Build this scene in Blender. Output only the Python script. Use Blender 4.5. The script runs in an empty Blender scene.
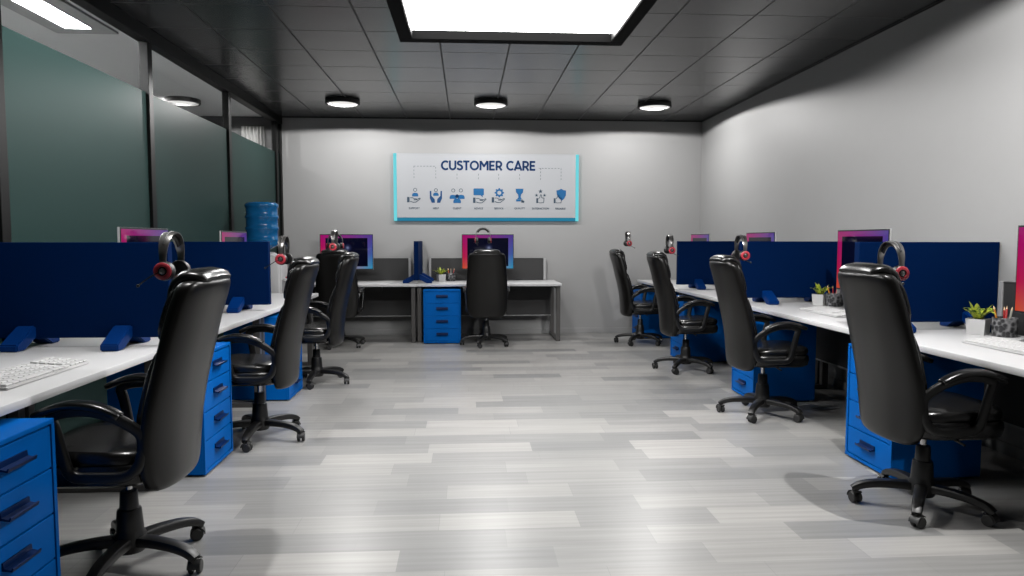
import bpy, bmesh, math, random
from mathutils import Vector, Matrix
random.seed(7)
PI = math.pi
scene = bpy.context.scene
COL = scene.collection

# ------------------------------------------------------------------ helpers
def V(*a): return Vector(a)

def box(bm, x0, x1, y0, y1, z0, z1, bev=0.0, seg=2):
    r = bmesh.ops.create_cube(bm, size=1.0)
    vs = r['verts']
    for v in vs:
        v.co = Vector(((x0+x1)/2 + v.co.x*(x1-x0), (y0+y1)/2 + v.co.y*(y1-y0), (z0+z1)/2 + v.co.z*(z1-z0)))
    if bev > 0:
        es = list({e for v in vs for e in v.link_edges})
        bmesh.ops.bevel(bm, geom=es, offset=bev, segments=seg, profile=0.5, affect='EDGES', clamp_overlap=True)

def loft(bm, rings, cap0=True, cap1=True, closed=False):
    rv = [[bm.verts.new(p) for p in ring] for ring in rings]
    n = len(rv[0])
    m = len(rv)
    for i in range(m if closed else m-1):
        a, b = rv[i], rv[(i+1) % m]
        for k in range(n):
            bm.faces.new((a[k], a[(k+1) % n], b[(k+1) % n], b[k]))
    if not closed:
        if cap0: bm.faces.new(list(reversed(rv[0])))
        if cap1: bm.faces.new(rv[-1])

def sweep(bm, pts, w, h, up=(0, 0, 1), closed=False, n=12, power=2.0, taper=None):
    """sweep a super-ellipse section (w across, h along up) along pts"""
    pts = [Vector(p) for p in pts]; up = Vector(up)
    rings = []
    m = len(pts)
    for i, p in enumerate(pts):
        if closed: t = pts[(i+1) % m] - pts[(i-1) % m]
        else: t = pts[min(i+1, m-1)] - pts[max(i-1, 0)]
        t.normalize()
        side = t.cross(up)
        if side.length < 1e-5: side = t.cross(Vector((1, 0, 0)))
        side.normalize()
        u = side.cross(t).normalized()
        k = taper[i] if taper else 1.0
        ring = []
        for j in range(n):
            a = 2*PI*j/n + PI/n
            c, s = math.cos(a), math.sin(a)
            x = math.copysign(abs(c)**(2/power), c); y = math.copysign(abs(s)**(2/power), s)
            ring.append(p + side*(x*w*0.5*k) + u*(y*h*0.5*k))
        rings.append(ring)
    loft(bm, rings, closed=closed)

def tube(bm, pts, r, n=8, closed=False, taper=None):
    sweep(bm, pts, 2*r, 2*r, up=(0.0123, 0.0371, 1), closed=closed, n=n, taper=taper)

def lathe(bm, prof, n=24, mat=None):
    """prof: list of (r,z); revolve about z, optional matrix"""
    rings = []
    for r, z in prof:
        rings.append([Vector((max(r, 1e-4)*math.cos(2*PI*k/n), max(r, 1e-4)*math.sin(2*PI*k/n), z)) for k in range(n)])
    if mat is not None:
        rings = [[mat @ p for p in ring] for ring in rings]
    loft(bm, rings)

def smooth_path(pts, it=2, closed=False):
    pts = [Vector(p) for p in pts]
    for _ in range(it):
        out = []
        m = len(pts)
        rng = range(m) if closed else range(m-1)
        if not closed: out.append(pts[0])
        for i in rng:
            a, b = pts[i], pts[(i+1) % m]
            out.append(a*0.75+b*0.25); out.append(a*0.25+b*0.75)
        if not closed: out.append(pts[-1])
        pts = out
    return pts

def prism(bm, poly, y0, y1):
    """poly in (x,z); extruded y0..y1"""
    a = [bm.verts.new((p[0], y0, p[1])) for p in poly]
    b = [bm.verts.new((p[0], y1, p[1])) for p in poly]
    n = len(poly)
    bm.faces.new(a); bm.faces.new(list(reversed(b)))
    for i in range(n):
        bm.faces.new((a[i], b[i], b[(i+1) % n], a[(i+1) % n]))

def obj(name, bm, mat, parent=None, smooth=True, ang=38):
    bmesh.ops.recalc_face_normals(bm, faces=bm.faces[:])
    me = bpy.data.meshes.new(name)
    bm.to_mesh(me); bm.free()
    if smooth:
        try: me.shade_auto_smooth
        except AttributeError: pass
        me.polygons.foreach_set('use_smooth', [True]*len(me.polygons))
        try: me.set_sharp_from_angle(angle=math.radians(ang))
        except Exception: pass
    me.materials.append(mat)
    o = bpy.data.objects.new(name, me)
    COL.objects.link(o)
    if parent is not None: o.parent = parent
    return o

def tag(o, label=None, cat=None, group=None, kind=None):
    if label: o['label'] = label
    if cat: o['category'] = cat
    if group: o['group'] = group
    if kind: o['kind'] = kind
    return o

def thing(name, label, cat, loc=(0, 0, 0), rz=0.0, group=None):
    o = bpy.data.objects.new(name, None)
    o.empty_display_size = 0.1
    COL.objects.link(o)
    o.location = loc; o.rotation_euler = (0, 0, rz)
    return tag(o, label, cat, group)

def dup(root, loc, rz, label, group=None):
    def cp(o, parent):
        c = o.copy(); COL.objects.link(c); c.parent = parent
        for ch in list(kids.get(o.name, [])): cp(ch, c)
        return c
    kids = {}
    def walk(o):
        ch = [x for x in o.children]
        kids[o.name] = ch
        for x in ch: walk(x)
    walk(root)
    r = cp(root, None)
    r.location = loc; r.rotation_euler = (0, 0, rz)
    r['label'] = label
    if group: r['group'] = group
    return r

def struct(name, bm, mat, parent=None, smooth=False):
    o = obj(name, bm, mat, parent, smooth=smooth)
    if parent is None: o['kind'] = 'structure'
    return o

# ------------------------------------------------------------------ materials
def lin(c):
    return tuple(((v/255)/12.92 if v/255 <= 0.04045 else ((v/255+0.055)/1.055)**2.4) for v in c)

def mat(name, col, rough=0.5, metal=0.0, spec=0.5, noise=0.0, scale=30.0, bump=0.0, stretch=None):
    m = bpy.data.materials.new(name); m.use_nodes = True
    nt = m.node_tree; b = nt.nodes['Principled BSDF']
    b.inputs['Base Color'].default_value = (*col, 1)
    b.inputs['Roughness'].default_value = rough
    b.inputs['Metallic'].default_value = metal
    b.inputs['Specular IOR Level'].default_value = spec
    if noise > 0 or bump > 0:
        tc = nt.nodes.new('ShaderNodeTexCoord'); nz = nt.nodes.new('ShaderNodeTexNoise')
        mp = nt.nodes.new('ShaderNodeMapping')
        if stretch: mp.inputs['Scale'].default_value = stretch
        nz.inputs['Scale'].default_value = scale; nz.inputs['Detail'].default_value = 4
        nt.links.new(tc.outputs['Object'], mp.inputs['Vector']); nt.links.new(mp.outputs['Vector'], nz.inputs['Vector'])
        if noise > 0:
            mx = nt.nodes.new('ShaderNodeMix'); mx.data_type = 'RGBA'
            mx.inputs[6].default_value = (*[c*(1-noise) for c in col], 1)
            mx.inputs[7].default_value = (*[min(1, c*(1+noise)) for c in col], 1)
            nt.links.new(nz.outputs['Fac'], mx.inputs[0]); nt.links.new(mx.outputs[2], b.inputs['Base Color'])
        if bump > 0:
            bp = nt.nodes.new('ShaderNodeBump'); bp.inputs['Strength'].default_value = bump; bp.inputs['Distance'].default_value = 0.002
            nt.links.new(nz.outputs['Fac'], bp.inputs['Height']); nt.links.new(bp.outputs['Normal'], b.inputs['Normal'])
    return m

def emit(name, col, strength):
    m = bpy.data.materials.new(name); m.use_nodes = True
    nt = m.node_tree; nt.nodes.clear()
    e = nt.nodes.new('ShaderNodeEmission'); o = nt.nodes.new('ShaderNodeOutputMaterial')
    e.inputs['Color'].default_value = (*col, 1); e.inputs['Strength'].default_value = strength
    nt.links.new(e.outputs[0], o.inputs[0])
    return m

def math_node(nt, op, a, b=None, c=None):
    n = nt.nodes.new('ShaderNodeMath'); n.operation = op
    for i, v in enumerate((a, b, c)):
        if v is None: continue
        if isinstance(v, (int, float)): n.inputs[i].default_value = v
        else: nt.links.new(v, n.inputs[i])
    return n.outputs[0]

M = {}
M['wall'] = mat('wall_paint', (0.265, 0.265, 0.265), 0.55, noise=0.02, scale=6)
M['wall_right'] = M['wall']
M['trim_black'] = mat('trim_black', (0.006, 0.006, 0.006), 0.5, spec=0.3)
M['lamp_black'] = mat('lamp_matt_black', (0.0012, 0.0012, 0.0012), 0.7, spec=0.05)
M['mullion'] = mat('mullion_black', (0.002, 0.0022, 0.0022), 0.45, spec=0.15)
M['leather'] = mat('black_leather', (0.004, 0.004, 0.004), 0.27, spec=0.55, bump=0.12, scale=260)
M['shell'] = mat('back_leather', (0.0026, 0.0023, 0.002), 0.3, spec=0.37, bump=0.12, scale=260)
M['plastic'] = mat('black_plastic', (0.0035, 0.0035, 0.0035), 0.4, bump=0.05, scale=300)
M['rubber'] = mat('caster_rubber', (0.014, 0.014, 0.014), 0.5, noise=0.2)
M['chrome'] = mat('chrome', (0.5, 0.5, 0.5), 0.15, metal=1.0)
M['desk'] = mat('white_laminate', (0.51, 0.51, 0.515), 0.4, noise=0.01)
M['legmetal'] = mat('grey_powder_coat', (0.075, 0.072, 0.07), 0.4, metal=0.3, noise=0.05)
M['charcoal'] = mat('charcoal_board', (0.018, 0.018, 0.0185), 0.55, noise=0.12, scale=90)
M['alu'] = mat('brushed_aluminium', (0.36, 0.36, 0.365), 0.35, metal=0.35)
M['blue'] = mat('blue_lacquer', (0.0, 0.09, 0.36), 0.45, spec=0.06, noise=0.03, scale=40)
M['blue_dark'] = mat('blue_handle', (0.0, 0.01, 0.055), 0.4, spec=0.2, noise=0.03)
M['navy'] = mat('navy_panel', (0.0, 0.0085, 0.045), 0.6, spec=0.03, noise=0.05, scale=60)
M['navy_foot'] = mat('navy_foot', (0.0, 0.02, 0.11), 0.45, spec=0.1, noise=0.03)
M['white_plastic'] = mat('white_plastic', (0.42, 0.42, 0.425), 0.35, noise=0.01)
M['key'] = mat('key_plastic', (0.50, 0.50, 0.50), 0.45, noise=0.02)
M['kb'] = mat('keyboard_body', (0.46, 0.46, 0.46), 0.4, noise=0.02)
M['bezel'] = mat('bezel_black', (0.01, 0.01, 0.012), 0.3, noise=0.05)
M['red'] = mat('red_plastic', (0.36, 0.03, 0.045), 0.35, noise=0.05)
M['pot'] = mat('white_ceramic', (0.42, 0.42, 0.42), 0.35, noise=0.02)
M['soil'] = mat('potting_soil', (0.03, 0.02, 0.012), 0.9, noise=0.4, scale=120)
M['steel'] = mat('headset_steel', (0.2, 0.195, 0.19), 0.28, metal=0.9, noise=0.05)
M['outlet'] = mat('tap_grey', (0.25, 0.25, 0.26), 0.4, noise=0.05)
M['pen_red'] = mat('pencil_red', (0.35, 0.016, 0.016), 0.4, noise=0.05)
M['pen_orange'] = mat('pencil_orange', (0.42, 0.16, 0.016), 0.4, noise=0.05)
M['pen_white'] = mat('pencil_white', (0.4, 0.39, 0.34), 0.4, noise=0.05)
M['pen_tip'] = mat('pencil_wood', (0.6, 0.42, 0.25), 0.6, noise=0.1)
M['corr'] = mat('corridor_paint', (0.8, 0.8, 0.8), 0.6, noise=0.02, scale=5)
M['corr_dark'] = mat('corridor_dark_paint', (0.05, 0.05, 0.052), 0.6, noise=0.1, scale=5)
M['corr_floor'] = mat('corridor_floor', (0.72, 0.72, 0.72), 0.4, noise=0.1, scale=3)
M['corr_grey'] = mat('corridor_lamp_frame', (0.4, 0.4, 0.4), 0.5, noise=0.02)
M['curtain'] = mat('curtain_cloth', (0.75, 0.74, 0.73), 0.8, noise=0.05)
M['board'] = mat('board_white', (0.31, 0.32, 0.335), 0.5, spec=0.2, noise=0.008)
M['ink'] = mat('ink_navy', lin((15, 44, 82)), 0.6, spec=0.08, noise=0.03)
M['inkmid'] = mat('ink_mid', lin((34, 66, 104)), 0.6, spec=0.08, noise=0.03)
M['inkblue'] = mat('ink_blue', lin((36, 86, 130)), 0.6, spec=0.08, noise=0.03)
M['inkgrey'] = mat('ink_slate', lin((56, 70, 84)), 0.6, spec=0.08, noise=0.03)
M['lamp'] = emit('lamp_diffuser', (1, 0.99, 0.98), 20.0)
M['disc'] = emit('round_lamp_diffuser', (1, 0.98, 0.96), 0.85)
M['corr_lamp'] = emit('corridor_lamp', (1, 1, 1), 95.0)
M['cyan'] = emit('cyan_led', lin((120, 228, 238)), 0.85)
M['teal'] = emit('teal_led', lin((44, 128, 160)), 0.9)
M['rail_grey'] = mat('lamp_liner', (0.012, 0.012, 0.012), 0.5, noise=0.02)

# variegated leaf
m = bpy.data.materials.new('leaf_green'); m.use_nodes = True; nt = m.node_tree; b = nt.nodes['Principled BSDF']
tc = nt.nodes.new('ShaderNodeTexCoord'); wv = nt.nodes.new('ShaderNodeTexNoise'); wv.inputs['Scale'].default_value = 55
cr = nt.nodes.new('ShaderNodeValToRGB')
cr.color_ramp.elements[0].position = 0.4; cr.color_ramp.elements[0].color = (0.02, 0.07, 0.008, 1)
cr.color_ramp.elements[1].position = 0.55; cr.color_ramp.elements[1].color = (0.38, 0.44, 0.04, 1)
nt.links.new(tc.outputs['Object'], wv.inputs['Vector']); nt.links.new(wv.outputs['Fac'], cr.inputs[0]); nt.links.new(cr.outputs[0], b.inputs['Base Color'])
b.inputs['Roughness'].default_value = 0.45
M['leaf'] = m

# black and white marbled cup
m = bpy.data.materials.new('marbled_cup'); m.use_nodes = True; nt = m.node_tree; b = nt.nodes['Principled BSDF']
tc = nt.nodes.new('ShaderNodeTexCoord'); wv = nt.nodes.new('ShaderNodeTexVoronoi'); wv.inputs['Scale'].default_value = 45
cr = nt.nodes.new('ShaderNodeValToRGB')
cr.color_ramp.elements[0].position = 0.42; cr.color_ramp.elements[0].color = (0.015, 0.015, 0.017, 1)
cr.color_ramp.elements[1].position = 0.85; cr.color_ramp.elements[1].color = (0.2, 0.2, 0.205, 1)
nt.links.new(tc.outputs['Object'], wv.inputs['Vector']); nt.links.new(wv.outputs['Distance'], cr.inputs[0]); nt.links.new(cr.outputs[0], b.inputs['Base Color'])
b.inputs['Roughness'].default_value = 0.3
M['cup'] = m

# water bottle blue
m = bpy.data.materials.new('water_bottle_blue'); m.use_nodes = True; nt = m.node_tree; b = nt.nodes['Principled BSDF']
b.inputs['Base Color'].default_value = (0.008, 0.125, 0.33, 1); b.inputs['Roughness'].default_value = 0.12
b.inputs['Transmission Weight'].default_value = 0.35; b.inputs['IOR'].default_value = 1.35
M['bottle'] = m

# ceiling tiles
m = bpy.data.materials.new('ceiling_tiles'); m.use_nodes = True; nt = m.node_tree; b = nt.nodes['Principled BSDF']
tc = nt.nodes.new('ShaderNodeTexCoord'); sp = nt.nodes.new('ShaderNodeSeparateXYZ'); nt.links.new(tc.outputs['Object'], sp.inputs[0])
def gl(out, off, w):
    f = math_node(nt, 'FRACT', math_node(nt, 'DIVIDE', math_node(nt, 'ADD', out, off), 0.6))
    d = math_node(nt, 'ABSOLUTE', math_node(nt, 'SUBTRACT', f, 0.5))
    return math_node(nt, 'GREATER_THAN', d, 0.5 - w/1.2)
lx = gl(sp.outputs['X'], 2.0226+6.0, 0.016); ly = gl(sp.outputs['Y'], -5.353+12.0, 0.012)
g = math_node(nt, 'MAXIMUM', lx, ly)
mx = nt.nodes.new('ShaderNodeMix'); mx.data_type = 'RGBA'
mx.inputs[6].default_value = (0.03, 0.0305, 0.031, 1); mx.inputs[7].default_value = (0.006, 0.006, 0.006, 1)
nt.links.new(g, mx.inputs[0]); nt.links.new(mx.outputs[2], b.inputs['Base Color'])
b.inputs['Specular IOR Level'].default_value = 0.8
rr = math_node(nt, 'ADD', math_node(nt, 'MULTIPLY', g, 0.4), 0.26); nt.links.new(rr, b.inputs['Roughness'])
M['ceiling'] = m

# floor planks
m = bpy.data.materials.new('floor_planks'); m.use_nodes = True; nt = m.node_tree; b = nt.nodes['Principled BSDF']
tc = nt.nodes.new('ShaderNodeTexCoord')
br = nt.nodes.new('ShaderNodeTexBrick'); br.offset = 0.0; br.offset_frequency = 2; br.squash = 1.0
br.inputs['Scale'].default_value = 1.0; br.inputs['Brick Width'].default_value = 0.66; br.inputs['Row Height'].default_value = 0.2
br.inputs['Mortar Size'].default_value = 0.0012; br.inputs['Mortar Smooth'].default_value = 0.2; br.inputs['Bias'].default_value = 0.0
br.inputs['Color1'].default_value = (0.18, 0.181, 0.179, 1); br.inputs['Color2'].default_value = (0.305, 0.298, 0.286, 1); br.inputs['Mortar'].default_value = (0.19, 0.19, 0.185, 1)
sx = nt.nodes.new('ShaderNodeSeparateXYZ'); nt.links.new(tc.outputs['Object'], sx.inputs[0])
yy = math_node(nt, 'ADD', sx.outputs['Y'], 20.0)
row = math_node(nt, 'FLOOR', math_node(nt, 'DIVIDE', yy, 0.2))
wn = nt.nodes.new('ShaderNodeTexWhiteNoise'); wn.noise_dimensions = '1D'; nt.links.new(row, wn.inputs['W'])
cx_ = nt.nodes.new('ShaderNodeCombineXYZ'); nt.links.new(math_node(nt, 'ADD', math_node(nt, 'ADD', sx.outputs['X'], 20.0), math_node(nt, 'MULTIPLY', wn.outputs['Value'], 0.66)), cx_.inputs[0]); nt.links.new(yy, cx_.inputs[1])
nt.links.new(cx_.outputs[0], br.inputs['Vector'])
mp = nt.nodes.new('ShaderNodeMapping'); mp.inputs['Scale'].default_value = (1.2, 34, 1)
nz = nt.nodes.new('ShaderNodeTexNoise'); nz.inputs['Scale'].default_value = 1.0; nz.inputs['Detail'].default_value = 5
nt.links.new(tc.outputs['Object'], mp.inputs[0]); nt.links.new(mp.outputs[0], nz.inputs['Vector'])
mr = nt.nodes.new('ShaderNodeMapRange'); mr.inputs['From Min'].default_value = 0.3; mr.inputs['From Max'].default_value = 0.7
mr.inputs['To Min'].default_value = 0.86; mr.inputs['To Max'].default_value = 1.12
nt.links.new(nz.outputs['Fac'], mr.inputs['Value'])
mx = nt.nodes.new('ShaderNodeMix'); mx.data_type = 'RGBA'; mx.blend_type = 'MULTIPLY'; mx.inputs[0].default_value = 1.0
nt.links.new(br.outputs['Color'], mx.inputs[6]); nt.links.new(mr.outputs[0], mx.inputs[7]); nt.links.new(mx.outputs[2], b.inputs['Base Color'])
b.inputs['Roughness'].default_value = 0.34; b.inputs['Specular IOR Level'].default_value = 0.5
M['floor'] = m

# clear glass / frosted film
m = bpy.data.materials.new('clear_glass'); m.use_nodes = True; nt = m.node_tree; nt.nodes.clear()
o = nt.nodes.new('ShaderNodeOutputMaterial'); t = nt.nodes.new('ShaderNodeBsdfTransparent'); t.inputs[0].default_value = (0.985, 0.99, 0.988, 1)
gl_ = nt.nodes.new('ShaderNodeBsdfGlossy'); gl_.inputs['Roughness'].default_value = 0.03
fr = nt.nodes.new('ShaderNodeFresnel'); fr.inputs['IOR'].default_value = 1.45
mxs = nt.nodes.new('ShaderNodeMixShader'); gm = nt.nodes.new('ShaderNodeNewGeometry'); ff = math_node(nt, 'MULTIPLY', fr.outputs[0], math_node(nt, 'SUBTRACT', 1.0, gm.outputs['Backfacing'])); nt.links.new(ff, mxs.inputs[0]); nt.links.new(t.outputs[0], mxs.inputs[1]); nt.links.new(gl_.outputs[0], mxs.inputs[2]); nt.links.new(mxs.outputs[0], o.inputs[0])
M['glass'] = m
m = bpy.data.materials.new('frosted_film'); m.use_nodes = True; nt = m.node_tree; nt.nodes.clear()
o = nt.nodes.new('ShaderNodeOutputMaterial')
tl = nt.nodes.new('ShaderNodeBsdfTranslucent'); df = nt.nodes.new('ShaderNodeBsdfDiffuse'); gs = nt.nodes.new('ShaderNodeBsdfGlossy'); gs.inputs['Roughness'].default_value = 0.38
tl.inputs[0].default_value = (0.021, 0.037, 0.035, 1); df.inputs[0].default_value = (0.016, 0.04, 0.036, 1)
a1 = nt.nodes.new('ShaderNodeMixShader'); a1.inputs[0].default_value = 0.5
nt.links.new(tl.outputs[0], a1.inputs[1]); nt.links.new(df.outputs[0], a1.inputs[2])
fr = nt.nodes.new('ShaderNodeFresnel'); fr.inputs['IOR'].default_value = 1.4
a2 = nt.nodes.new('ShaderNodeMixShader'); nt.links.new(math_node(nt, 'MULTIPLY', fr.outputs[0], 0.3), a2.inputs[0]); nt.links.new(a1.outputs[0], a2.inputs[1]); nt.links.new(gs.outputs[0], a2.inputs[2])
nt.links.new(a2.outputs[0], o.inputs[0])
M['frost'] = m

# desktop picture on the monitors (local y across, z up)
SW, SH = 0.69, 0.455
m = bpy.data.materials.new('monitor_picture'); m.use_nodes = True; nt = m.node_tree; nt.nodes.clear()
o = nt.nodes.new('ShaderNodeOutputMaterial'); tc = nt.nodes.new('ShaderNodeTexCoord'); sp = nt.nodes.new('ShaderNodeSeparateXYZ')
nt.links.new(tc.outputs['Object'], sp.inputs[0])
u = math_node(nt, 'ADD', math_node(nt, 'DIVIDE', sp.outputs['Y'], SW), 0.5)
v = math_node(nt, 'ADD', math_node(nt, 'DIVIDE', sp.outputs['Z'], SH), 0.5)
def ramp(fac, stops):
    r = nt.nodes.new('ShaderNodeValToRGB'); e = r.color_ramp.elements
    e[0].position, e[0].color = stops[0][0], (*lin(stops[0][1]), 1); e[1].position, e[1].color = stops[1][0], (*lin(stops[1][1]), 1)
    for p, c in stops[2:]:
        k = e.new(p); k.color = (*lin(c), 1)
    nt.links.new(fac, r.inputs[0]); return r.outputs[0]
left = ramp(v, [(0.0, (250, 96, 50)), (0.35, (226, 28, 84)), (1.0, (196, 16, 128))])
right = ramp(v, [(0.0, (58, 176, 222)), (0.45, (70, 110, 196)), (1.0, (98, 74, 176))])
mx = nt.nodes.new('ShaderNodeMix'); mx.data_type = 'RGBA'; nt.links.new(u, mx.inputs[0]); nt.links.new(left, mx.inputs[6]); nt.links.new(right, mx.inputs[7])
iu = math_node(nt, 'LESS_THAN', math_node(nt, 'ABSOLUTE', math_node(nt, 'SUBTRACT', u, 0.5)), 0.405)
iv = math_node(nt, 'LESS_THAN', math_node(nt, 'ABSOLUTE', math_node(nt, 'SUBTRACT', v, 0.49)), 0.42)
inner = math_node(nt, 'MULTIPLY', iu, iv)
du = math_node(nt, 'MULTIPLY', math_node(nt, 'SUBTRACT', u, 0.52), 1.5); dv = math_node(nt, 'SUBTRACT', v, 0.62)
dist = math_node(nt, 'SQRT', math_node(nt, 'ADD', math_node(nt, 'MULTIPLY', du, du), math_node(nt, 'MULTIPLY', dv, dv)))
win = ramp(dist, [(0.0, (150, 160, 200)), (0.06, (46, 52, 90)), (0.13, (13, 15, 42)), (1.0, (6, 8, 30))])
mx2 = nt.nodes.new('ShaderNodeMix'); mx2.data_type = 'RGBA'; nt.links.new(inner, mx2.inputs[0]); nt.links.new(mx.outputs[2], mx2.inputs[6]); nt.links.new(win, mx2.inputs[7])
em = nt.nodes.new('ShaderNodeEmission'); nt.links.new(mx2.outputs[2], em.inputs[0]); em.inputs[1].default_value = 0.56
gs = nt.nodes.new('ShaderNodeBsdfGlossy'); gs.inputs['Roughness'].default_value = 0.06; gs.inputs[0].default_value = (1, 1, 1, 1)
fr = nt.nodes.new('ShaderNodeFresnel'); fr.inputs['IOR'].default_value = 1.48
ms = nt.nodes.new('ShaderNodeMixShader'); nt.links.new(fr.outputs[0], ms.inputs[0]); nt.links.new(em.outputs[0], ms.inputs[1]); nt.links.new(gs.outputs[0], ms.inputs[2])
nt.links.new(ms.outputs[0], o.inputs[0])
M['screen'] = m

# ------------------------------------------------------------------ room shell
XL, XR, YB, YF, H = -2.57, 3.35, 10.07, -1.8, 3.02
CX = -5.2                                                    # far side of the corridor
LX0, LX1, LY0, LY1 = -0.522, 1.256, 3.95, 5.81               # ceiling lamp outline
bm = bmesh.new(); box(bm, XL-0.05, XR+0.1, YF-0.1, YB+0.1, -0.1, 0); struct('floor', bm, M['floor'])
bm = bmesh.new(); box(bm, XL-0.05, XR+0.1, YF-0.1, YB+0.1, H, H+0.1); struct('ceiling', bm, M['ceiling'])
bm = bmesh.new(); box(bm, XL-0.04, XR+0.1, YB, YB+0.1, 0, H); struct('wall_back', bm, M['wall'])
bm = bmesh.new(); box(bm, XR, XR+0.1, YF-0.1, YB, 0, H); struct('wall_right', bm, M['wall_right'])
bm = bmesh.new(); box(bm, XL-0.04, XR, YF-0.1, YF, 0, H); struct('wall_front', bm, M['corr_dark'])
bm = bmesh.new(); box(bm, XL+0.05, XR, YB-0.012, YB, 0, 0.075, 0.003); struct('baseboard_back', bm, M['wall'])
bm = bmesh.new(); box(bm, XR-0.012, XR, YF, YB, 0, 0.075, 0.003); struct('baseboard_right', bm, M['wall'])
bm = bmesh.new(); box(bm, XR-0.012, XR, YF, YB, H-0.014, H); struct('trim_1', bm, M['trim_black'])
bm = bmesh.new(); box(bm, XL+0.05, XR-0.012, YB-0.008, YB, H-0.012, H); struct('trim_2', bm, M['trim_black'])

# glass partition on the left
mull = [0.28, 2.2, 4.11, 6.0, 7.93, 9.84]
bays = list(zip([YF]+mull, mull+[YB]))
n = 1
for a, b_ in bays:
    bm = bmesh.new(); box(bm, XL-0.006, XL+0.006, a, b_, 0.06, H-0.1)
    w = struct('window_%d' % n, bm, M['glass'])
    bm = bmesh.new(); bm.faces.new([bm.verts.new(p) for p in ((XL+0.008, a, 0.06), (XL+0.008, b_, 0.06), (XL+0.008, b_, 2.517), (XL+0.008, a, 2.517))])   # adhesive film, a sheet in reality too
    f = obj('frosted_film', bm, M['frost'], w, smooth=False)
    if f.data.polygons[0].normal.x < 0: f.data.flip_normals(); f['label'] = 'teal frosted film on the lower glass'
    n += 1
bm = bmesh.new(); box(bm, XL-0.05, XL+0.05, YF, YB, H-0.105, H, 0.004); struct('trim_3', bm, M['mullion'])
bm = bmesh.new(); box(bm, XL-0.04, XL+0.04, YF, YB, 0, 0.07, 0.004); struct('trim_4', bm, M['mullion'])
for i, y in enumerate(mull):
    bm = bmesh.new(); box(bm, XL-0.035, XL+0.035, y-0.04, y+0.04, 0.07, H-0.105, 0.004); struct('trim_%d' % (5+i), bm, M['mullion'])
bm = bmesh.new(); box(bm, XL-0.04, XL+0.04, YB-0.07, YB, 0.07, H-0.105, 0.004); struct('trim_12', bm, M['mullion'])

# corridor behind the glass
bm = bmesh.new(); box(bm, CX, XL-0.05, YF-0.1, YB+0.1, -0.1, 0); struct('floor_corridor', bm, M['corr_floor'])
bm = bmesh.new(); box(bm, CX, XL-0.05, YF-0.1, YB+0.1, H, H+0.1); struct('ceiling_corridor', bm, M['corr'])
bm = bmesh.new(); box(bm, CX-0.1, CX, YF-0.1, YB+0.1, 0, H); struct('wall_corridor', bm, M['corr'])
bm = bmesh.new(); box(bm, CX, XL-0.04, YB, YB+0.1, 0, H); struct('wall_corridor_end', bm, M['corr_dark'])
bm = bmesh.new(); box(bm, CX, XL-0.04, YF-0.1, YF, 0, H); struct('wall_corridor_front', bm, M['corr'])
# curtain at the corridor end
bm = bmesh.new()
rings = []
pts0 = []
for k in range(33):
    x = -3.06 + 0.30*k/32
    pts0.append((x, YB-0.05+0.022*math.sin(k*1.25)))
front = [(x, y) for x, y in pts0]; back = [(x, y+0.012) for x, y in reversed(pts0)]
loop = front+back
loft(bm, [[V(x, y, 0.02) for x, y in loop], [V(x, y, 2.88) for x, y in loop]])
tag(obj('curtain', bm, M['curtain']), 'narrow white pleated curtain behind the glass at the far corridor end', 'curtain')

def rect_lamp(name, label, x0, x1, y0, y1, rim, drop, inset, frame_mat, liner, diff):
    t = thing(name, label, 'lamp', ((x0+x1)/2, (y0+y1)/2, H))
    cx, cy = (x0+x1)/2, (y0+y1)/2
    hx, hy = (x1-x0)/2, (y1-y0)/2
    def rail(nm, a, b_, c, d):
        bm = bmesh.new(); box(bm, a, b_, c, d, -drop, -0.001, 0.003, 1); return obj(nm, bm, frame_mat, t, smooth=False)
    rail('frame_rail', -hx, hx, hy-rim, hy); rail('frame_rail', -hx, hx, -hy, -hy+rim)
    rail('frame_rail', -hx, -hx+rim, -hy+rim, hy-rim); rail('frame_rail', hx-rim, hx, -hy+rim, hy-rim)
    for s in (-1, 1):
        bm = bmesh.new(); xx = s*(hx-rim); box(bm, min(xx, xx-s*0.004), max(xx, xx-s*0.004), -hy+rim, hy-rim, -drop+0.012, -drop+inset)
        obj('liner', bm, liner, t, smooth=False)
    bm = bmesh.new(); box(bm, -hx+rim, hx-rim, -hy+rim, hy-rim, -drop+inset, -drop+inset+0.01); obj('diffuser', bm, diff, t, smooth=False)
    return t
rect_lamp('ceiling_lamp', 'large bright white ceiling light panel in a black square frame', LX0, LX1, LY0, LY1, 0.1, 0.12, 0.07, M['lamp_black'], M['rail_grey'], M['lamp'])
rect_lamp('corridor_lamp', 'rectangular corridor ceiling lamp seen through the clear glass strip, upper left', -3.30, -2.82, 3.4, 6.10, 0.14, 0.02, 0.008, M['corr_grey'], M['corr_grey'], M['corr_lamp'])

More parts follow.
